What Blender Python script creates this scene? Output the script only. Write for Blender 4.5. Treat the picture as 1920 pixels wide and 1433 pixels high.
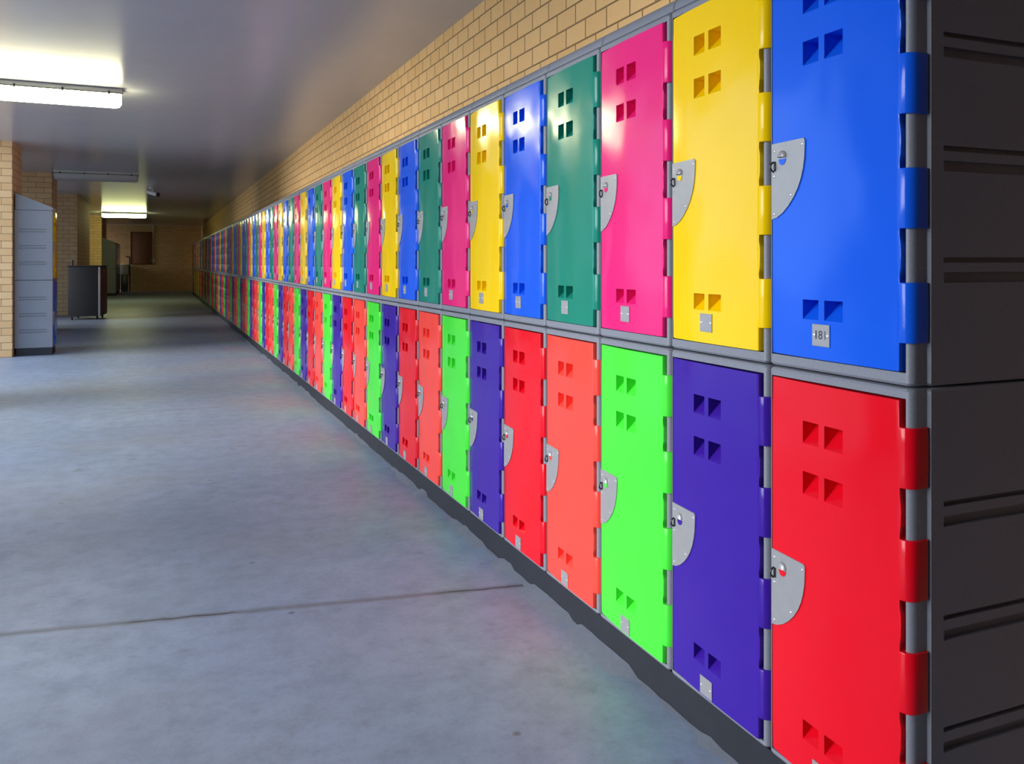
import bpy, bmesh, math, random
from mathutils import Vector, Matrix
random.seed(7)
for o in list(bpy.data.objects): bpy.data.objects.remove(o)
SC = bpy.context.scene
COL = SC.collection
EYE = 1.2125

# ------------------------------------------------------------------ camera
cam_d = bpy.data.cameras.new('camera'); cam = bpy.data.objects.new('camera', cam_d); COL.objects.link(cam)
cam.location = (0, 0, EYE)
cam.rotation_euler = (math.radians(90), 0, math.radians(-22.7885))
cam_d.sensor_width = 36.0
cam_d.lens = 1590 / 1920 * 36
cam_d.shift_y = -(716.5 - 492) / 1920
cam_d.clip_start = 0.05; cam_d.clip_end = 300
SC.camera = cam

# ------------------------------------------------------------------ world, exposure
w = bpy.data.worlds.new('overcast_sky'); SC.world = w; w.use_nodes = True
nt = w.node_tree; bg = nt.nodes['Background']
bg.inputs['Color'].default_value = (0.44, 0.68, 1.0, 1); bg.inputs['Strength'].default_value = 2.35
SC.view_settings.view_transform = 'Standard'; SC.view_settings.look = 'None'
SC.view_settings.gamma = 1; SC.view_settings.use_curve_mapping = False
SC.view_settings.exposure = 0.0
sun_d = bpy.data.lights.new('hazy_sun', 'SUN'); sun = bpy.data.objects.new('hazy_sun', sun_d); COL.objects.link(sun)
sun_d.energy = 5.1; sun_d.angle = math.radians(48); sun_d.color = (1.0, 0.94, 0.87)
sun.rotation_euler = Vector((1.0, 0.10, -0.20)).to_track_quat('-Z', 'Y').to_euler()
LAMP = 28.0
LAMP_COL = (1.0, 0.95, 0.58)

# ------------------------------------------------------------------ materials
def new_mat(name):
    m = bpy.data.materials.new(name); m.use_nodes = True
    return m, m.node_tree, m.node_tree.nodes['Principled BSDF']
def N(nt, t, **kw):
    n = nt.nodes.new(t)
    for k, v in kw.items(): setattr(n, k, v)
    return n
def mathn(nt, op, a, b=None, c=None):
    n = N(nt, 'ShaderNodeMath', operation=op)
    for i, v in enumerate((a, b, c)):
        if v is None: continue
        if isinstance(v, (int, float)): n.inputs[i].default_value = v
        else: nt.links.new(v, n.inputs[i])
    return n.outputs[0]
def mixc(nt, fac, a, b):
    n = N(nt, 'ShaderNodeMix', data_type='RGBA')
    for s, v in ((0, fac), (6, a), (7, b)):
        if isinstance(v, (int, float)): n.inputs[s].default_value = v
        elif isinstance(v, tuple): n.inputs[s].default_value = (*v[:3], 1)
        else: nt.links.new(v, n.inputs[s])
    return n.outputs[2]
def noise(nt, vec, scale, detail=4, rough=0.55):
    n = N(nt, 'ShaderNodeTexNoise'); n.inputs['Scale'].default_value = scale
    n.inputs['Detail'].default_value = detail; n.inputs['Roughness'].default_value = rough
    if vec is not None: nt.links.new(vec, n.inputs['Vector'])
    return n.outputs['Fac']
def ramp(nt, fac, a, b):
    n = N(nt, 'ShaderNodeMapRange'); nt.links.new(fac, n.inputs[0])
    n.inputs[1].default_value = a; n.inputs[2].default_value = b
    return n.outputs[0]
def bump(nt, bs, h, strength, dist):
    b = N(nt, 'ShaderNodeBump'); b.inputs['Strength'].default_value = strength; b.inputs['Distance'].default_value = dist
    nt.links.new(h, b.inputs['Height']); nt.links.new(b.outputs[0], bs.inputs['Normal'])

def plain(name, col, rough=0.5, metal=0.0, var=0.08, scale=30, bmp=0.0, coat=0.0):
    m, nt, bs = new_mat(name)
    tc = N(nt, 'ShaderNodeTexCoord').outputs['Object']
    n = noise(nt, tc, scale)
    dark = tuple(c * (1 - var) for c in col); lite = tuple(min(1, c * (1 + var)) for c in col)
    nt.links.new(mixc(nt, n, dark, lite), bs.inputs['Base Color'])
    bs.inputs['Roughness'].default_value = rough; bs.inputs['Metallic'].default_value = metal
    bs.inputs['Coat Weight'].default_value = coat
    if bmp: bump(nt, bs, noise(nt, tc, scale * 6), 0.4, bmp)
    return m

def door_mat(name, col):
    m, nt, bs = new_mat(name)
    tc = N(nt, 'ShaderNodeTexCoord').outputs['Object']
    oi = N(nt, 'ShaderNodeObjectInfo').outputs['Location']
    add = N(nt, 'ShaderNodeVectorMath', operation='ADD'); nt.links.new(tc, add.inputs[0]); nt.links.new(oi, add.inputs[1])
    v = add.outputs[0]
    n = noise(nt, v, 5, 3)
    nt.links.new(mixc(nt, n, tuple(c * 0.95 for c in col), tuple(min(1, c * 1.04) for c in col)), bs.inputs['Base Color'])
    bs.inputs['Roughness'].default_value = 0.15
    bs.inputs['IOR'].default_value = 1.45; bs.inputs['Specular IOR Level'].default_value = 0.35
    big = noise(nt, v, 4.5, 1, 0.4); fine = noise(nt, v, 260, 2)
    h = mathn(nt, 'ADD', mathn(nt, 'MULTIPLY', big, 0.022), mathn(nt, 'MULTIPLY', fine, 0.00012))
    bump(nt, bs, h, 0.4, 1.0)
    return m

def brick_mat(name, oy, oz, c1, c2, mortar, bw=0.195, rh=0.0925):
    m, nt, bs = new_mat(name)
    g = N(nt, 'ShaderNodeNewGeometry').outputs['Position']
    sp = N(nt, 'ShaderNodeSeparateXYZ'); nt.links.new(g, sp.inputs[0])
    u = mathn(nt, 'ADD', mathn(nt, 'ADD', sp.outputs[0], sp.outputs[1]), -oy + 200 * bw)
    v = mathn(nt, 'ADD', sp.outputs[2], -oz + 40 * rh)
    cb = N(nt, 'ShaderNodeCombineXYZ'); nt.links.new(u, cb.inputs[0]); nt.links.new(v, cb.inputs[1])
    b = N(nt, 'ShaderNodeTexBrick'); nt.links.new(cb.outputs[0], b.inputs['Vector'])
    b.offset = 0.5; b.offset_frequency = 2; b.squash = 1
    b.inputs['Scale'].default_value = 1; b.inputs['Brick Width'].default_value = bw; b.inputs['Row Height'].default_value = rh
    b.inputs['Mortar Size'].default_value = 0.0043; b.inputs['Mortar Smooth'].default_value = 0.25
    b.inputs['Bias'].default_value = 0.0
    b.inputs['Color1'].default_value = (*c1, 1); b.inputs['Color2'].default_value = (*c2, 1); b.inputs['Mortar'].default_value = (*mortar, 1)
    n = noise(nt, g, 22, 5); n2 = noise(nt, g, 1.1, 3)
    c = mixc(nt, mathn(nt, 'MULTIPLY', ramp(nt, n, 0.35, 0.75), 0.12), b.outputs['Color'], tuple(x * 0.6 for x in c1))
    c = mixc(nt, mathn(nt, 'MULTIPLY', ramp(nt, n2, 0.45, 0.8), 0.08), c, tuple(x * 0.75 for x in c2))
    nt.links.new(c, bs.inputs['Base Color']); bs.inputs['Roughness'].default_value = 0.75
    h = mathn(nt, 'SUBTRACT', mathn(nt, 'MULTIPLY', n, 0.25), b.outputs['Fac'])
    bump(nt, bs, h, 0.8, 0.006)
    return m

def floor_mat():
    m, nt, bs = new_mat('smooth_concrete_floor')
    g = N(nt, 'ShaderNodeNewGeometry').outputs['Position']
    sp = N(nt, 'ShaderNodeSeparateXYZ'); nt.links.new(g, sp.inputs[0])
    X, Y = sp.outputs[0], sp.outputs[1]
    a = noise(nt, g, 1.3, 6, 0.6); b = noise(nt, g, 9, 8, 0.7); f = noise(nt, g, 90, 3)
    c = mixc(nt, ramp(nt, a, 0.3, 0.7), (0.235, 0.31, 0.44), (0.32, 0.405, 0.56))
    c = mixc(nt, mathn(nt, 'MULTIPLY', ramp(nt, b, 0.42, 0.68), 0.62), c, (0.165, 0.215, 0.31))
    c = mixc(nt, mathn(nt, 'MULTIPLY', f, 0.18), c, (0.5, 0.49, 0.47))
    gr = noise(nt, g, 38, 6, 0.75)
    c = mixc(nt, mathn(nt, 'MULTIPLY', ramp(nt, gr, 0.5, 0.72), 0.38), c, (0.19, 0.20, 0.23))
    br = noise(nt, g, 0.75, 3, 0.5)
    c = mixc(nt, mathn(nt, 'MULTIPLY', ramp(nt, br, 0.48, 0.7), 0.35), c, (0.33, 0.31, 0.27))
    # small dark stains
    st = noise(nt, g, 5.5, 3, 0.5)
    c = mixc(nt, mathn(nt, 'MULTIPLY', ramp(nt, st, 0.69, 0.76), 0.45), c, (0.13, 0.12, 0.12))
    vo = N(nt, 'ShaderNodeTexVoronoi'); vo.inputs['Scale'].default_value = 3.1; nt.links.new(g, vo.inputs['Vector'])
    spot = ramp(nt, vo.outputs['Distance'], 0.05, 0.02)
    c = mixc(nt, mathn(nt, 'MULTIPLY', spot, 0.6), c, (0.06, 0.055, 0.05))
    # control joints across the corridor (first one crosses slightly skew)
    wob = mathn(nt, 'MULTIPLY', mathn(nt, 'SUBTRACT', noise(nt, g, 14, 4), 0.5), 0.018)
    line1 = mathn(nt, 'ADD', mathn(nt, 'ADD', Y, mathn(nt, 'MULTIPLY', X, 0.157)), wob)
    d1 = mathn(nt, 'ABSOLUTE', mathn(nt, 'SUBTRACT', line1, 3.118))
    m1 = ramp(nt, d1, 0.030, 0.006)
    core = ramp(nt, d1, 0.009, 0.002)
    c = mixc(nt, mathn(nt, 'MULTIPLY', m1, 0.55), c, (0.13, 0.12, 0.125))
    c = mixc(nt, mathn(nt, 'MULTIPLY', core, mathn(nt, 'MULTIPLY', ramp(nt, noise(nt, g, 2.5, 2), 0.5, 0.62), 0.8)), c, (0.03, 0.028, 0.03))
    m2 = None
    for yy in (7.5, 12.0, 16.4):
        d = mathn(nt, 'ABSOLUTE', mathn(nt, 'SUBTRACT', mathn(nt, 'ADD', Y, wob), yy))
        mk = mathn(nt, 'MULTIPLY', ramp(nt, d, 0.02, 0.008), mathn(nt, 'MULTIPLY', ramp(nt, noise(nt, g, 1.7, 3), 0.45, 0.6), 0.55))
        c = mixc(nt, mk, c, (0.13, 0.12, 0.12))
    nt.links.new(c, bs.inputs['Base Color'])
    r = mathn(nt, 'ADD', 0.34, mathn(nt, 'MULTIPLY', b, 0.24)); nt.links.new(r, bs.inputs['Roughness'])
    h = mathn(nt, 'SUBTRACT', mathn(nt, 'ADD', mathn(nt, 'MULTIPLY', b, 0.004), mathn(nt, 'MULTIPLY', a, 0.01)), mathn(nt, 'MULTIPLY', core, 0.004))
    bump(nt, bs, h, 0.5, 0.6)
    return m

def emit_mat(name, col, s):
    m, nt, bs = new_mat(name)
    bs.inputs['Base Color'].default_value = (0.9, 0.9, 0.88, 1); bs.inputs['Roughness'].default_value = 0.4
    bs.inputs['Emission Color'].default_value = (*col, 1); bs.inputs['Emission Strength'].default_value = s
    return m

DOORC = {'blue': (0.006, 0.11, 0.80), 'yellow': (0.95, 0.62, 0.001), 'pink': (0.83, 0.016, 0.20), 'dark green': (0.010, 0.235, 0.17),
         'red': (0.78, 0.004, 0.016), 'purple': (0.045, 0.012, 0.32), 'lime green': (0.07, 0.78, 0.05), 'coral': (0.95, 0.07, 0.05)}
DM = {k: door_mat('glossy_' + k.replace(' ', '_') + '_plastic', v) for k, v in DOORC.items()}
M_BODY = plain('grey_moulded_plastic', (0.215, 0.232, 0.275), 0.42, 0, 0.22, 220, 0.0006)
M_STEEL = plain('galvanised_steel', (0.40, 0.40, 0.41), 0.38, 0.35, 0.08, 40)
M_RIVET = plain('bright_rivet_steel', (0.85, 0.85, 0.86), 0.22, 0.7, 0.03, 20)
M_DARKM = plain('dark_hasp_steel', (0.05, 0.05, 0.055), 0.35, 0.6, 0.1, 40)
M_INK = plain('engraved_ink', (0.03, 0.035, 0.06), 0.6, 0, 0.1, 40)
M_PLINTH = plain('black_rubber_plinth', (0.013, 0.015, 0.022), 0.6, 0, 0.35, 9, 0.001)
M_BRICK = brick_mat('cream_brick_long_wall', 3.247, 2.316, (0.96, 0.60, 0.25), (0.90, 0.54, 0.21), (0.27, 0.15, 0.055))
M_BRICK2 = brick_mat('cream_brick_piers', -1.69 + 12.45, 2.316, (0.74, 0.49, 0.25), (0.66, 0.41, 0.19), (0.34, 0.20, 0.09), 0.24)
M_BRICKD = brick_mat('brown_brick_bounce_control', 0, 2.316, (0.28, 0.16, 0.10), (0.24, 0.14, 0.09), (0.12, 0.08, 0.05), 0.24)  # unseen brick, its brown chosen for the bounce onto the end panel
M_FLOOR = floor_mat()
M_CEIL = plain('painted_concrete_ceiling', (0.55, 0.565, 0.63), 0.22, 0, 0.05, 2.5, 0.0015)
M_EMIT = emit_mat('lit_fluorescent_diffuser', LAMP_COL, LAMP)
M_EMIT3 = emit_mat('lit_far_fluorescent_diffuser', (0.95, 1.0, 0.45), 30.0)
M_WHITE = plain('white_enamel', (0.62, 0.62, 0.60), 0.4)
M_OFF = plain('unlit_opal_diffuser', (0.45, 0.46, 0.46), 0.35)
M_CHAR = plain('charcoal_laminate', (0.014, 0.016, 0.02), 0.6)
M_MAROON = plain('maroon_panel', (0.09, 0.02, 0.02), 0.45)
M_ALU = plain('aluminium_edge', (0.45, 0.45, 0.45), 0.35, 0.6)
M_BLACK = plain('black_plastic', (0.015, 0.015, 0.017), 0.35)
M_BROWN = plain('brown_pinboard', (0.20, 0.085, 0.04), 0.8, 0, 0.15, 20)
M_OUT = plain('outdoor_paving', (0.42, 0.41, 0.38), 0.9, 0, 0.15, 1.5)
M_MORTAR = plain('smeared_mortar', (0.17, 0.19, 0.235), 0.8, 0, 0.2, 30, 0.002)

# ------------------------------------------------------------------ helpers
def link(name, bm_, mats, parent=None, smooth=None, kind=None):
    me = bpy.data.meshes.new(name)
    bmesh.ops.recalc_face_normals(bm_, faces=bm_.faces) if smooth != 'keep' else None
    bm_.to_mesh(me); bm_.free()
    for m in (mats if isinstance(mats, (list, tuple)) else [mats]): me.materials.append(m)
    if smooth: 
        for p in me.polygons: p.use_smooth = True
        me.set_sharp_from_angle(angle=math.radians(38))
    o = bpy.data.objects.new(name, me); COL.objects.link(o)
    if parent: o.parent = parent
    if kind: o['kind'] = kind
    return o
def tag(o, label, cat, group=None):
    o['label'] = label; o['category'] = cat
    if group: o['group'] = group
    return o
def empty(name, loc=(0, 0, 0), rz=0):
    o = bpy.data.objects.new(name, None); COL.objects.link(o); o.location = loc; o.rotation_euler = (0, 0, rz)
    o.empty_display_size = 0.05
    return o
def bxb(bm, lo, hi, bev=0.0, mi=0, seg=2):
    r = bmesh.ops.create_cube(bm, size=1)
    vs = r['verts']
    for v in vs:
        v.co = Vector([lo[i] + (v.co[i] + 0.5) * (hi[i] - lo[i]) for i in range(3)])
    fs = set(f for v in vs for f in v.link_faces)
    for f in fs: f.material_index = mi
    if bev:
        es = list(set(e for v in vs for e in v.link_edges))
        bmesh.ops.bevel(bm, geom=es, offset=bev, segments=seg, affect='EDGES', profile=0.5)
    return bm
def box(name, lo, hi, mat, parent=None, bev=0.0, kind=None):
    bm = bmesh.new(); bxb(bm, lo, hi, bev)
    return link(name, bm, mat, parent, smooth=bool(bev), kind=kind)
def cyl(bm, p0, p1, r, seg=12, mi=0, r2=None):
    p0, p1 = Vector(p0), Vector(p1); d = p1 - p0
    M = Matrix.Translation((p0 + p1) / 2) @ d.to_track_quat('Z', 'Y').to_matrix().to_4x4()
    res = bmesh.ops.create_cone(bm, cap_ends=True, segments=seg, radius1=r, radius2=r if r2 is None else r2, depth=d.length, matrix=M)
    for f in set(f for v in res['verts'] for f in v.link_faces): f.material_index = mi
def dome(bm, c, r, axis, flat=0.5, mi=0, seg=8):
    q = Vector(axis).to_track_quat('Z', 'Y').to_matrix().to_4x4()
    res = bmesh.ops.create_uvsphere(bm, u_segments=seg, v_segments=6, radius=r, matrix=Matrix.Translation(c) @ q @ Matrix.Diagonal((1, 1, flat, 1)))
    for f in set(f for v in res['verts'] for f in v.link_faces): f.material_index = mi

# ------------------------------------------------------------------ the place
W = 0.40                      # locker width
D = 0.435                     # locker depth
X0 = 1.291                    # plane of the locker fronts
YC = 1.153                    # near end of the row
ZB, ZM, ZT, ZCAP = 0.0965, 0.979, 1.892, 1.937
HL, HU = ZM - ZB, ZT - ZM
NC = 84
CEIL = EYE + 1.549
XW = X0 + 0.5
YFAR = 38.6
box('floor', (-2.6, -1.7, -0.15), (XW + 0.2, YFAR + 0.2, 0), M_FLOOR, kind='structure')
box('ceiling', (-2.2, -1.7, CEIL), (XW + 0.2, YFAR + 0.2, CEIL + 0.25), M_CEIL, kind='structure')
box('wall_right', (XW, 1.3, 0), (XW + 0.2, YFAR, CEIL), M_BRICK, kind='structure')
box('wall_right_rear', (XW, -1.7, 0), (XW + 0.2, 1.3, CEIL), M_BRICKD, kind='structure')  # unseen stretch, split off in dark brick to cut bounce on the end panel
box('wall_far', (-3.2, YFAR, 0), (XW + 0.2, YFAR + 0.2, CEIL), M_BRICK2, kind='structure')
box('wall_back', (-2.3, -1.9, 0), (XW + 0.2, -1.7, CEIL), M_BRICKD, kind='structure')
box('wall_left_sky_block', (-2.1, -1.7, 0), (-1.9, 0.6, CEIL), M_BRICKD, kind='structure')  # unseen, added to keep direct sky off the locker end panel
box('ground', (-40, -30, -0.35), (-2.6, 70, -0.06), M_OUT, kind='structure')
piers = [  # (x0, x1, y0, y1)
    (-2.15, -1.70, 3.55, 4.45), (-2.15, -1.70, 8.0, 9.0), (-2.30, -1.69, 12.45, 13.3),
    (-2.45, -1.655, 16.62, 17.45), (-2.45, -1.655, 21.7, 25.7), (-2.3, -1.65, 31.0, 31.5)]
for i, (a, b, c, d) in enumerate(piers):
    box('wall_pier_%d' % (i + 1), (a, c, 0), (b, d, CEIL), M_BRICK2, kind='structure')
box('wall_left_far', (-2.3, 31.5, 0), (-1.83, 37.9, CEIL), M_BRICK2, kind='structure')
box('wall_light_block_near', (-4.7, 13.0, 0), (-4.5, 17.9, CEIL), M_BRICK2, kind='structure')  # unseen wall added to block daylight from the far corridor
box('wall_light_block_far', (-4.7, 20.0, 0), (-4.5, 37.2, CEIL), M_BRICK2, kind='structure')  # second added blocker; the gap between lets some daylight onto the pier
box('ceiling_light_block', (-4.7, 13.0, CEIL), (-2.2, YFAR + 0.2, CEIL + 0.25), M_CEIL, kind='structure')  # unseen slab added to shut out sky beyond the piers
box('floor_under_light_block', (-4.7, 13.0, -0.15), (-2.6, YFAR + 0.2, 0), M_FLOOR, kind='structure')  # floor of the added light-blocking enclosure

# ------------------------------------------------------------------ locker meshes
def holed(bm, us, vs, skip, f3, mi=0):
    """grid of faces through f3(u, v) -> Vector, leaving out cells for which skip(uc, vc)"""
    g = {}
    def V(i, j):
        if (i, j) not in g: g[(i, j)] = bm.verts.new(f3(us[i], vs[j]))
        return g[(i, j)]
    for i in range(len(us) - 1):
        for j in range(len(vs) - 1):
            if skip((us[i] + us[i + 1]) / 2, (vs[j] + vs[j + 1]) / 2): continue
            f = bm.faces.new((V(i, j), V(i + 1, j), V(i + 1, j + 1), V(i, j + 1))); f.material_index = mi
    return g
def pocket(bm, p, d, mi=0, inset=0.0):
    """p: 4 corner vectors, d: depth vector"""
    a = [bm.verts.new(q) for q in p]
    c = sum(p, Vector()) / 4
    b = [bm.verts.new(q + d + (c - q) * inset) for q in p]
    for k in range(4):
        f = bm.faces.new((a[k], a[(k + 1) % 4], b[(k + 1) % 4], b[k])); f.material_index = mi
    f = bm.faces.new(b); f.material_index = mi

GROOVES = [(0.238, 0.010), (0.205, 0.020), (0.448, 0.010), (0.415, 0.020), (0.662, 0.010), (0.629, 0.020)]
def body_mesh(H, zr, end=False):
    bm = bmesh.new()
    FX = -0.004
    arc1 = [(FX + 0.016 - 0.016 * math.sin(a), 0.0175 - 0.0115 * math.cos(a)) for a in [math.radians(t) for t in range(0, 91, 15)]]
    arc2 = [(FX + 0.008 - 0.008 * math.cos(a), W - 0.010 + 0.008 * math.sin(a)) for a in [math.radians(t) for t in range(0, 91, 30)]]
    prof = [(0.040, 0.0), (0.036, 0.006)] + arc1 + arc2 + [(D, W - 0.002)]
    b = 0.008
    levels = [(0.0015, b), (0.0035, b * 0.35), (b, 0), (H - b, 0), (H - 0.0035, b * 0.35), (H - 0.0015, b)]
    def shrink(p, d):
        x, y = p
        cx, cy = 0.25, W / 2
        return (x + (d if x < 0.2 else 0), y + (d * (1 if y < cy else -1)))
    rings = []
    for z, d in levels:
        rings.append([bm.verts.new((*shrink(p, d), z)) for p in prof])
    nfront = 2 + len(arc1) - 1     # index of last arc1 vertex -> front plane begins
    for k in range(len(levels) - 1):
        for i in range(len(prof) - 1):
            if k == 2 and i == nfront: continue       # front face gets an opening
            if k == 2 and end and i == len(prof) - 2: continue
            bm.faces.new((rings[k][i], rings[k][i + 1], rings[k + 1][i + 1], rings[k + 1][i]))
        if not (k == 2 and end):
            q0 = (D, 0.0 + levels[k][1]); q1 = (D, 0.0 + levels[k + 1][1])
            bm.faces.new((rings[k][0], rings[k + 1][0], bm.verts.new((*q1, levels[k + 1][0])), bm.verts.new((*q0, levels[k][0]))))
    # front with opening
    ya, yb = prof[nfront][1], prof[nfront + 1][1]
    o0, o1, p0, p1 = 0.0180, 0.3905, zr[0] - 0.003, zr[1] + 0.003
    holed(bm, [ya, o0, o1, yb], [b, p0, p1, H - b], lambda u, v: o0 < u < o1 and p0 < v < p1, lambda u, v: Vector((FX, u, v)))
    c4 = [Vector((FX, o0, p0)), Vector((FX, o1, p0)), Vector((FX, o1, p1)), Vector((FX, o0, p1))]
    for k in range(4):
        q, r_ = c4[k], c4[(k + 1) % 4]
        bm.faces.new([bm.verts.new(t) for t in (q, r_, r_ + Vector((0.03, 0, 0)), q + Vector((0.03, 0, 0)))])
    # top and bottom
    for zz in (0, -1):
        r = rings[zz]; z = levels[zz][0]
        bm.faces.new(r + [bm.verts.new((D, 0.0 + b, z))])
    if end:
        for side in (0, 1):
            yy = 0.0 if side == 0 else W - 0.002; dy = 1 if side == 0 else -1
            us = [0.040 if side == 0 else FX + 0.008, 0.072, 0.38, D]
            gs = [(c - h / 2, c + h / 2) for c, h in GROOVES]
            vs = sorted([b, H - b] + [t for g_ in gs for t in g_])
            holed(bm, us, vs, lambda u, v: 0.072 < u < 0.38 and any(g0 < v < g1 for g0, g1 in gs), lambda u, v: Vector((u, yy, v)))
            for g0, g1 in gs:
                pocket(bm, [Vector((0.072, yy, g0)), Vector((0.38, yy, g0)), Vector((0.38, yy, g1)), Vector((0.072, yy, g1))], Vector((0, 0.012 * dy, 0)), inset=0.0)
    bmesh.ops.remove_doubles(bm, verts=bm.verts, dist=1e-5)
    return bm
def cap_bm():
    bm = bmesh.new()
    h = ZCAP - ZT
    prof = [(0.012, 0.0), (0.006, 0.004)] + [(0.006 + 0.036 * (1 - math.cos(a)), 0.008 + (h - 0.008) * math.sin(a)) for a in [math.radians(t) for t in range(0, 91, 15)]] + [(D - 0.01, h)]
    for k in range(2):
        pass
    ys = [0.001, 0.004, W - 0.005, W - 0.002]
    rows = []
    for j, y in enumerate(ys):
        d = 0.003 if j in (0, 3) else 0
        rows.append([bm.verts.new((x + d, y, z - (d if z > 0.005 else 0))) for x, z in prof])
    for j in range(3):
        for i in range(len(prof) - 1):
            bm.faces.new((rows[j][i], rows[j][i + 1], rows[j + 1][i + 1], rows[j + 1][i]))
    for j in (0, 3):
        bm.faces.new(rows[j] + [bm.verts.new((D - 0.01, ys[j], 0))])
    bmesh.ops.remove_doubles(bm, verts=bm.verts, dist=1e-6)
    return bm

PAR = {  # door bottom, door top, vent rows (z0,z1), lock plate top, number plate top (all from the locker's base)
    'U': dict(H=HU, z0=0.030, z1=HU - 0.024, vents=[(0.766, 0.815), (0.655, 0.706), (0.112, 0.154)], lock=HU - 0.413, num=0.104),
    'L': dict(H=HL, z0=0.019, z1=HL - 0.024, vents=[(HL - 0.154, HL - 0.106), (HL - 0.263, HL - 0.214), (0.094, 0.136)], lock=HL - 0.413, num=0.068)}
VY = [(0.165, 0.217), (0.234, 0.283)]
DX = -0.014
def bow(bm):
    # the moulded door bellies out: its handle side curves gently back to the frame
    for v in bm.verts:
        if v.co.y > 0.16: v.co.x += 0.5 * 0.42 * (v.co.y - 0.16) ** 2
def door_bm(P):
    """door in its own frame: y 0.0235..0.389, front at x=-0.016, tabs curling round the hinge edge"""
    bm = bmesh.new()
    z0, z1 = P['z0'], P['z1']
    H = z1 - z0
    # tabs
    n = 4; tl = 0.113; pitch = 0.2135 * H / 0.859
    c0 = (z0 + z1) / 2 - 1.5 * pitch
    tabs = [(c0 + k * pitch - tl / 2, c0 + k * pitch + tl / 2) for k in range(n)]
    ntz = sorted(set([t for a in tabs for t in a]))
    # column profile (param index -> x,y)
    ycols = [0.389, 0.380, 0.365, 0.345, 0.325, 0.304, VY[1][1], VY[1][0], VY[0][1], VY[0][0], 0.10, 0.045, 0.032, 0.0235]
    prof = [(DX, y) for y in ycols]
    for t in (15, 35, 55, 75, 90):
        a = math.radians(t)
        prof.append((DX + 0.022 * (1 - math.cos(a)), 0.0225 - 0.0215 * math.sin(a)))
    prof.append((0.034, 0.001))
    flat_n = len(ycols)
    zs = set([z0, z1]); 
    for a, b in P['vents']: zs |= {a, b}
    for a, b in tabs: zs |= {a, b}
    # extra rows in the notches so the edge can bow inwards
    for k in range(n - 1):
        a, b = tabs[k][1], tabs[k + 1][0]
        zs |= {a + (b - a) * f for f in (0.12, 0.3, 0.5, 0.7, 0.88)}
    zs = sorted(zs)
    def intab(z): return any(a < z < b for a, b in tabs)
    def nbow(z):
        for k in range(n - 1):
            a, b = tabs[k][1], tabs[k + 1][0]
            if a - 1e-6 <= z <= b + 1e-6:
                t = (z - a) / (b - a); return 0.0045 * math.sin(math.pi * t)
        return 0.0
    g = {}
    def V(i, j):
        if (i, j) not in g:
            x, y = prof[i]
            if i == flat_n - 1: y += 0.001 - nbow(zs[j])
            g[(i, j)] = bm.verts.new((x, y, zs[j]))
        return g[(i, j)]
    front = []
    for i in range(len(prof) - 1):
        for j in range(len(zs) - 1):
            zc = (zs[j] + zs[j + 1]) / 2
            if i >= flat_n - 1 and not intab(zc): continue
            if i in (6, 8) and any(a < zc < b for a, b in P['vents']): continue
            front.append(bm.faces.new((V(i, j), V(i + 1, j), V(i + 1, j + 1), V(i, j + 1))))
    # rim: extrude outer boundary backwards
    vent_edge = set()
    for e in list(bm.edges):
        if len(e.link_faces) != 1: continue
        m = (e.verts[0].co + e.verts[1].co) / 2
        isv = any(a - 1e-4 <= m.z <= b + 1e-4 for a, b in P['vents']) and any(y0 - 1e-4 <= m.y <= y1 + 1e-4 for y0, y1 in VY)
        if isv: vent_edge.add(e)
    rim = [e for e in bm.edges if len(e.link_faces) == 1 and e not in vent_edge]
    r = bmesh.ops.extrude_edge_only(bm, edges=rim)
    nv = [v for v in r['geom'] if isinstance(v, bmesh.types.BMVert)]
    for v in nv:
        if v.co.y > 0.0228 - 0.006: v.co.x += 0.020
        else:
            v.co.x += 0.006 * (1 if v.co.x < 0.02 else 0.2); v.co.y += 0.005
            if v.co.x > 0.03: pass
    bmesh.ops.bevel(bm, geom=rim, offset=0.0022, segments=2, affect='EDGES', profile=0.5)
    for a, b in P['vents']:
        for y0, y1 in VY:
            c = [Vector((DX, y0, a)), Vector((DX, y1, a)), Vector((DX, y1, b)), Vector((DX, y0, b))]
            # louvre: a slope running from the lower front edge up and back
            f_ = [bm.verts.new(q) for q in c]
            k2, k3 = bm.verts.new(c[2] + Vector((0.05, 0, 0))), bm.verts.new(c[3] + Vector((0.05, 0, 0)))
            bm.faces.new((f_[0], f_[1], k2, k3)); bm.faces.new((f_[3], f_[2], k2, k3))
            bm.faces.new((f_[0], k3, f_[3])); bm.faces.new((f_[1], f_[2], k2))
    bmesh.ops.remove_doubles(bm, verts=bm.verts, dist=1e-5)
    bow(bm)
    return bm
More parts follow.
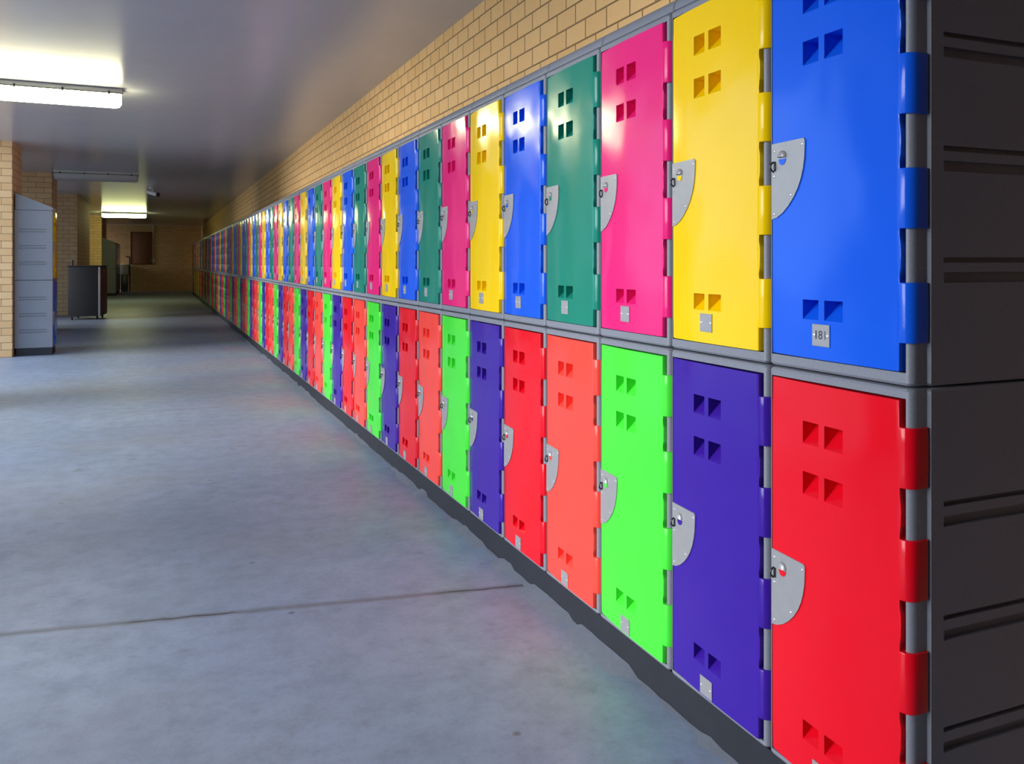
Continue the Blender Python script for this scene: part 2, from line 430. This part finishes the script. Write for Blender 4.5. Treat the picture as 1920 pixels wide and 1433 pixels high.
def lock_bm(P):
    bm = bmesh.new()
    Wp, Hp = 0.115, 0.170
    zt = P['lock']; yl = 0.3885
    pts = [(0, 0), (0.96, 0), (1, 0.03), (1, .1), (.985, .25), (.95, .38), (.89, .5), (.80, .62), (.68, .73), (.53, .83), (.35, .92), (.16, .98), (0, 1)]
    hole = [(0.24 + 0.115 * math.cos(a) + 0.06, 0.20 + 0.085 * math.sin(a)) for a in [2 * math.pi * k / 16 for k in range(16)]]
    f = lambda p, x: Vector((x, yl - p[0] * Wp, zt - p[1] * Hp))
    xb, xf = DX + 0.0005, DX - 0.003
    a = [bm.verts.new(f(p, xf)) for p in pts]; b = [bm.verts.new(f(p, xb)) for p in pts]
    n = len(pts)
    bm.faces.new(a)
    for k in range(n): bm.faces.new((a[k], a[(k + 1) % n], b[(k + 1) % n], b[k]))
    # finger hole: raised hood over a door coloured half round
    cy, cz = yl - 0.34 * Wp, zt - 0.20 * Hp
    lo = [bm.verts.new(Vector((xf - 0.0006, cy + 0.0125 * math.cos(t), cz - 0.003 + 0.0135 * math.sin(t)))) for t in [math.pi + math.pi * k / 12 for k in range(13)]]
    ff = bm.faces.new(lo); ff.material_index = 1
    res = bmesh.ops.create_uvsphere(bm, u_segments=14, v_segments=8, radius=1, matrix=Matrix.Translation((xf, cy, cz + 0.001)) @ Matrix.Diagonal((0.0085, 0.0150, 0.0150, 1)))
    cut = [v for v in res['verts'] if v.co.z < cz - 0.004]
    bmesh.ops.delete(bm, geom=cut, context='VERTS')
    # slot for the hasp
    bxb(bm, (xf - 0.0008, yl - 0.016, zt - 0.062), (xf, yl - 0.009, zt - 0.040), 0, 3)
    for p in ((.085, .10), (.085, .43), (.93, .075), (.60, .70), (.085, .93)):
        dome(bm, f(p, xf), 0.0036, (-1, 0, 0), 0.55, 2)
    bow(bm)
    return bm
def hasp_bm(P):
    bm = bmesh.new()
    cz = P['lock'] - 0.052; cy = 0.3815
    R, r = 0.0115, 0.0022
    n, m = 16, 6
    vs = []
    for i in range(n + 1):
        a = math.pi / 2 + math.pi * i / n
        ring = []
        for j in range(m):
            b = 2 * math.pi * j / m
            ring.append(bm.verts.new((DX + 0.0115 + (R + r * math.cos(b)) * math.cos(a) * 1.1, cy + r * math.sin(b), cz + (R + r * math.cos(b)) * math.sin(a))))
        vs.append(ring)
    for i in range(n):
        for j in range(m): bm.faces.new((vs[i][j], vs[i][(j + 1) % m], vs[i + 1][(j + 1) % m], vs[i + 1][j]))
    return bm
def num_bm(P):
    bm = bmesh.new()
    zt = P['num']; y1, y0 = 0.2515, 0.2000
    bxb(bm, (DX - 0.0022, y0, zt - 0.046), (DX - 0.0002, y1, zt), 0.0006, 0, 1)
    for yy in (y0 + 0.0065, y1 - 0.0065): dome(bm, Vector((DX - 0.0022, yy, zt - 0.023)), 0.0042, (-1, 0, 0), 0.5, 1)
    bow(bm)
    return bm

def reg(name, bm, mats, smooth=True):
    me = bpy.data.meshes.new(name); bmesh.ops.recalc_face_normals(bm, faces=bm.faces); bm.to_mesh(me); bm.free()
    for m in mats: me.materials.append(m)
    if smooth:
        for p in me.polygons: p.use_smooth = True
        me.set_sharp_from_angle(angle=math.radians(35))
    return me
MESH = {}
for r in 'UL':
    P = PAR[r]
    MESH['body' + r] = reg('body', body_mesh(P['H'], (P['z0'], P['z1'])), [M_BODY])
    MESH['end' + r] = reg('body_with_grooves', body_mesh(P['H'], (P['z0'], P['z1']), True), [M_BODY])
    MESH['hasp' + r] = reg('hasp', hasp_bm(P), [M_DARKM])
    MESH['num' + r] = reg('number_plate', num_bm(P), [M_STEEL, M_RIVET])
    for cn in DOORC:
        MESH['door' + r + cn] = reg('door', door_bm(P), [DM[cn]])
        MESH['lock' + r + cn] = reg('lock_plate', lock_bm(P), [M_STEEL, DM[cn], M_RIVET, M_DARKM])
MESH['cap'] = reg('top_cap', cap_bm(), [M_BODY])

def part(name, me, parent, label=None, loc=(0, 0, 0)):
    o = bpy.data.objects.new(name, me); COL.objects.link(o); o.parent = parent; o.location = loc
    if label: o['label'] = label
    return o
def locker(row, colour, loc, rz, detail, end=False, cap=False):
    t = empty('locker', loc, rz)
    part('body', MESH[('end' if end else 'body') + row], t)
    d = part('door', MESH['door' + row + colour], t, colour + ' plastic door')
    if detail >= 1: part('lock_plate', MESH['lock' + row + colour], d, 'grey steel lock plate')
    if detail >= 2:
        part('number_plate', MESH['num' + row], d, 'small riveted metal number plate')
        part('hasp', MESH['hasp' + row], t, 'dark metal hasp loop')
    if cap: part('top_cap', MESH['cap'], t, 'rounded grey top cap', (0, 0, PAR[row]['H']))
    return t

ONES = ['', 'first', 'second', 'third', 'fourth', 'fifth', 'sixth', 'seventh', 'eighth', 'ninth', 'tenth', 'eleventh', 'twelfth', 'thirteenth', 'fourteenth',
        'fifteenth', 'sixteenth', 'seventeenth', 'eighteenth', 'nineteenth']
TENS = {2: 'twent', 3: 'thirt', 4: 'fort', 5: 'fift', 6: 'sixt', 7: 'sevent', 8: 'eight'}
def ordinal(n):
    if n < 20: return ONES[n]
    t, o = divmod(n, 10)
    return TENS[t] + ('ieth' if o == 0 else 'y-' + ONES[o])
UP = ['blue', 'yellow', 'pink', 'dark green']; LOW = ['red', 'purple', 'lime green', 'coral']
for s in range(NC):
    y = YC + s * W
    det = 2 if s < 26 else (1 if s < 46 else 0)
    for row, cols, z in (('L', LOW, ZB), ('U', UP, ZM)):
        cn = cols[s % 4]
        t = locker(row, cn, (X0, y, z), 0, det, end=(s == 0), cap=(row == 'U'))
        rn = 'upper' if row == 'U' else 'lower'
        if s == 0:
            lab = 'nearest %s-row locker, %s door beside the dark grooved end panel' % (rn, cn)
        else:
            lab = '%s-row locker with %s door, %s column from the dark end panel' % (rn, cn, ordinal(s + 1))
        tag(t, lab, 'locker', rn + ' row of coloured lockers along the brick wall')
        if s == 0 and row == 'U':
            npl = [c for c in t.children_recursive if c.name.startswith('number_plate')][0]
            cu = bpy.data.curves.new('digits', 'FONT'); cu.body = '181'; cu.size = 0.026; cu.align_x = 'CENTER'; cu.align_y = 'CENTER'; cu.extrude = 0.0003
            fo = bpy.data.objects.new('digits', cu); COL.objects.link(fo)
            dg = bpy.context.evaluated_depsgraph_get()
            me = bpy.data.meshes.new_from_object(fo.evaluated_get(dg)); bpy.data.objects.remove(fo)
            me.materials.clear(); me.materials.append(M_INK)
            # text plane: x -> -y, y -> z, facing -x
            me.transform(Matrix(((0, 0, -1, DX - 0.0013), (-1, 0, 0, 0.22575), (0, 1, 0, PAR['U']['num'] - 0.023), (0, 0, 0, 1))))
            npl2 = npl.data.copy(); npl.data = npl2
            b2 = bmesh.new(); b2.from_mesh(npl2); k0 = len(b2.faces); b2.from_mesh(me); b2.faces.ensure_lookup_table()
            for f in b2.faces[k0:]: f.material_index = 2
            b2.to_mesh(npl2); b2.free(); npl2.materials.append(M_INK)
            npl['label'] = 'small riveted metal plate numbered 181'

# plinth under the row, with a ragged lower mortar line
YE = YC + NC * W
tag(box('plinth', (X0 + 0.004, YC + 0.01, 0.0), (X0 + 0.43, YE - 0.005, ZB), M_PLINTH), 'long black plinth running under the whole row of coloured lockers', 'plinth')
bm = bmesh.new()
yy = YC + 0.01; prev = None; hh = 0.003
while yy < YE - 0.01:
    if random.random() < 0.25: hh = random.choice((0.002, 0.007, 0.013, 0.02))
    h = max(0.0005, hh + random.uniform(-0.002, 0.002)); wd = 0.004 + h * 3.0
    cur = [bm.verts.new((X0 + 0.006, yy, -0.002)), bm.verts.new((X0 + 0.003, yy, h)), bm.verts.new((X0 - wd, yy, -0.0006)), bm.verts.new((X0 - wd, yy, -0.002))]
    if prev:
        for k in range(4): bm.faces.new((prev[k], prev[(k + 1) % 4], cur[(k + 1) % 4], cur[k]))
    else: bm.faces.new(cur)
    prev = cur
    yy += random.uniform(0.02, 0.07) if yy < 12 else 0.3
bm.faces.new(prev)
link('trim_1', bm, M_MORTAR, kind='structure', smooth=True)

# ------------------------------------------------------------------ left-hand locker banks (backs against the piers)
def hood_mesh(n, Hf, Hb):
    bm = bmesh.new()
    # local x = depth: front 0 (low), back 0.48 (high); y = run
    a = [(0.0, 0.0), (0.0, Hf), (0.012, Hf + 0.006), (0.425, Hb), (0.425, 0.0)]
    r0 = [bm.verts.new((x, 0.002, z)) for x, z in a]; r1 = [bm.verts.new((x, n * W - 0.002, z)) for x, z in a]
    k = len(a)
    for i in range(k): bm.faces.new((r0[i], r0[(i + 1) % k], r1[(i + 1) % k], r1[i]))
    bm.faces.new(r0); bm.faces.new(r1)
    return bm
def bank(xf, y0, n, uppers, lowers, where, names, dz=0.0):
    for i in range(n):
        y = y0 + (i + 1) * W       # rotated by pi: local y runs towards the camera
        for row, cols, z in (('L', lowers, ZB + dz), ('U', uppers, ZM + dz)):
            cn = cols[i % len(cols)]
            t = locker(row, cn, (xf, y, z), math.pi, 1 if n < 5 else 0, end=(i == 0))
            rn = 'upper' if row == 'U' else 'lower'
            tag(t, '%s %s locker, %s column in the bank %s' % (rn, cn, ordinal(i + 1), where), 'locker', 'lockers in the bank ' + where)
    h = link('sloping_top', hood_mesh(n, 0.035, 0.215), M_BODY); h.location = (xf, y0 + n * W, ZT + dz + 0.001); h.rotation_euler = (0, 0, math.pi)
    tag(h, 'sloping grey plastic top over the locker bank ' + where, 'locker top')
    p = box('plinth', (xf - 0.42, y0 + 0.01, 0), (xf - 0.006, y0 + n * W - 0.01, ZB + dz), M_PLINTH)
    tag(p, 'dark plinth under the locker bank ' + where, 'plinth')
bank(-1.245, 12.56, 1, ['yellow', 'coral'], ['blue', 'purple'], 'beside the left brick pier', None)
bank(-1.335, 33.75, 10, ['blue', 'blue', 'dark green'], ['purple', 'blue'], 'near the far wall', None)

# ------------------------------------------------------------------ fluorescent lights
def batten(name, x, y, z_top, L, lit, label, rz=0.0):
    t = empty(name, (x, y, z_top), rz)
    bm = bmesh.new(); bxb(bm, (-L / 2, -0.07, -0.045), (L / 2, 0.07, -0.001), 0.006)
    link('housing', bm, M_WHITE, t, smooth=True)
    # opal diffuser: rounded trough, closed ends
    bm = bmesh.new()
    n = 12; secs = []
    for xx, k in ((-L / 2 + 0.003, 0.72), (-L / 2 + 0.02, 0.93), (-L / 2 + 0.05, 1), (L / 2 - 0.05, 1), (L / 2 - 0.02, 0.93), (L / 2 - 0.003, 0.72)):
        secs.append([bm.verts.new((xx, 0.088 * k * math.cos(a), -0.052 - 0.115 * k * math.sin(a) ** 0.6)) for a in [math.pi * i / n for i in range(n + 1)]])
    for i in range(len(secs) - 1):
        for j in range(n): bm.faces.new((secs[i][j], secs[i][j + 1], secs[i + 1][j + 1], secs[i + 1][j]))
        bm.faces.new((secs[i][0], secs[i + 1][0], secs[i + 1][n], secs[i][n]))
    bm.faces.new(secs[0]); bm.faces.new(secs[-1])
    link('diffuser', bm, lit if lit else M_OFF, t, smooth=True)['label'] = 'glowing opal diffuser' if lit else 'unlit opal diffuser'
    bm = bmesh.new()
    for sx in (-0.42, -0.14, 0.14, 0.42):
        bxb(bm, (sx * L - 0.008, -0.092, -0.062), (sx * L + 0.008, -0.070, -0.030), 0.002)
    bxb(bm, (-L / 2 - 0.01, -0.094, -0.052), (L / 2 + 0.01, 0.094, -0.044), 0.002)
    link('clip_rail', bm, M_CHAR, t, smooth=True)
    tag(t, label, 'ceiling light', 'fluorescent ceiling lights across the corridor')
batten('fluorescent_light', -0.93, 8.36, CEIL, 1.30, M_EMIT, 'large lit fluorescent batten on the ceiling, nearest the camera at upper left', math.radians(2.2))
batten('fluorescent_light', -0.93, 16.1, CEIL, 1.30, None, 'unlit fluorescent batten on the ceiling between the two glowing ones')
batten('fluorescent_light', -0.90, 28.9, CEIL, 1.26, M_EMIT3, 'small glowing fluorescent batten farthest down the corridor')

# ------------------------------------------------------------------ ceiling camera
t = empty('security_camera', (-0.07, 19.1, CEIL)); tag(t, 'small white security camera with dark lens mounted on the ceiling', 'camera')
bm = bmesh.new(); cyl(bm, (0, 0, -0.001), (0, 0, -0.03), 0.06, 20); cyl(bm, (0, 0, -0.03), (0.05, -0.02, -0.10), 0.018, 12)
link('mount', bm, M_WHITE, t, smooth=True)
bm = bmesh.new(); cyl(bm, (-0.10, 0.10, -0.075), (0.10, -0.09, -0.145), 0.045, 16)
link('housing', bm, M_WHITE, t, smooth=True)
bm = bmesh.new(); dome(bm, Vector((0.11, -0.10, -0.15)), 0.05, (0.7, -0.7, -0.3), 0.9, 0, 14)
link('lens', bm, M_BLACK, t, smooth=True)['label'] = 'dark round lens'

# ------------------------------------------------------------------ wheeled cabinet
t = empty('wheeled_cabinet', (-1.70, 20.0, 0)); t.rotation_euler = (0, 0, math.radians(-6))
tag(t, 'dark charcoal cabinet on castors standing in front of the second brick pier', 'cabinet')
bm = bmesh.new(); bxb(bm, (0, 0, 0.075), (0.62, 0.78, 1.12), 0.012); link('body', bm, M_CHAR, t, smooth=True)
bm = bmesh.new(); bxb(bm, (0.622, 0.03, 0.10), (0.640, 0.75, 1.09), 0.004); link('side_panel', bm, M_MAROON, t, smooth=True)['label'] = 'dark maroon side panel'
bm = bmesh.new(); bxb(bm, (0.585, -0.012, 0.08), (0.625, 0.02, 1.115), 0.004); link('edge_trim', bm, M_ALU, t, smooth=True)['label'] = 'pale metal corner trim'
bm = bmesh.new(); bxb(bm, (-0.01, -0.015, 1.12), (0.65, 0.79, 1.145), 0.006); link('top', bm, M_CHAR, t, smooth=True)
bm = bmesh.new(); cyl(bm, (0.08, 0.04, 1.14), (0.08, 0.04, 1.26), 0.018, 10); cyl(bm, (0.08, 0.04, 1.25), (0.08, 0.16, 1.25), 0.014, 10); link('handle', bm, M_BLACK, t, smooth=True)
for cx, cy in ((0.07, 0.07), (0.55, 0.07), (0.07, 0.71), (0.55, 0.71)):
    bm = bmesh.new(); cyl(bm, (cx - 0.015, cy, 0.035), (cx + 0.015, cy, 0.035), 0.035, 16, 0); bxb(bm, (cx - 0.022, cy - 0.015, 0.04), (cx + 0.022, cy + 0.015, 0.08), 0.003, 1)
    link('castor', bm, [M_BLACK, M_ALU], t, smooth=True)

# ------------------------------------------------------------------ far end
t = empty('drinking_trough', (-1.12, 38.2, 0)); tag(t, 'small grey drinking trough on a dark stand against the far wall', 'trough')
bm = bmesh.new(); bxb(bm, (-0.2, -0.18, 0), (0.06, 0.36, 0.72), 0.01); link('stand', bm, M_BLACK, t, smooth=True)
bm = bmesh.new(); bxb(bm, (-0.24, -0.22, 0.72), (0.10, 0.38, 1.12), 0.03); link('basin', bm, M_WHITE, t, smooth=True)['label'] = 'pale grey basin'
bm = bmesh.new(); cyl(bm, (0.13, -0.16, 0.0), (0.13, -0.16, 1.45), 0.03, 12); cyl(bm, (0.13, -0.16, 1.44), (0.0, -0.16, 1.44), 0.025, 12); link('post', bm, M_BLACK, t, smooth=True)
t = empty('noticeboard', (-0.55, YFAR, 0)); tag(t, 'tall reddish brown noticeboard on the far brick wall', 'noticeboard')
bm = bmesh.new(); bxb(bm, (-0.38, -0.03, 1.16), (0.38, -0.001, 2.45), 0.004); link('board', bm, M_BROWN, t, smooth=True)
bm = bmesh.new()
for lo, hi in (((-0.41, -0.04, 1.13), (-0.38, -0.001, 2.48)), ((0.38, -0.04, 1.13), (0.41, -0.001, 2.48)), ((-0.38, -0.04, 2.45), (0.38, -0.001, 2.48)), ((-0.38, -0.04, 1.13), (0.38, -0.001, 1.16))): bxb(bm, lo, hi, 0.003)
link('frame', bm, M_MAROON, t, smooth=True)
t = empty('wall_socket', (-0.10, YFAR, 1.28)); tag(t, 'small pale wall socket on the far wall beside the noticeboard', 'socket')
bm = bmesh.new(); bxb(bm, (-0.08, -0.03, -0.06), (0.08, -0.001, 0.06), 0.006); link('cover_plate', bm, M_WHITE, t, smooth=True)
bm = bmesh.new(); cyl(bm, (0, -0.012, 0.06), (0, -0.012, CEIL - 1.28), 0.012, 8); link('conduit', bm, M_WHITE, t, smooth=True)
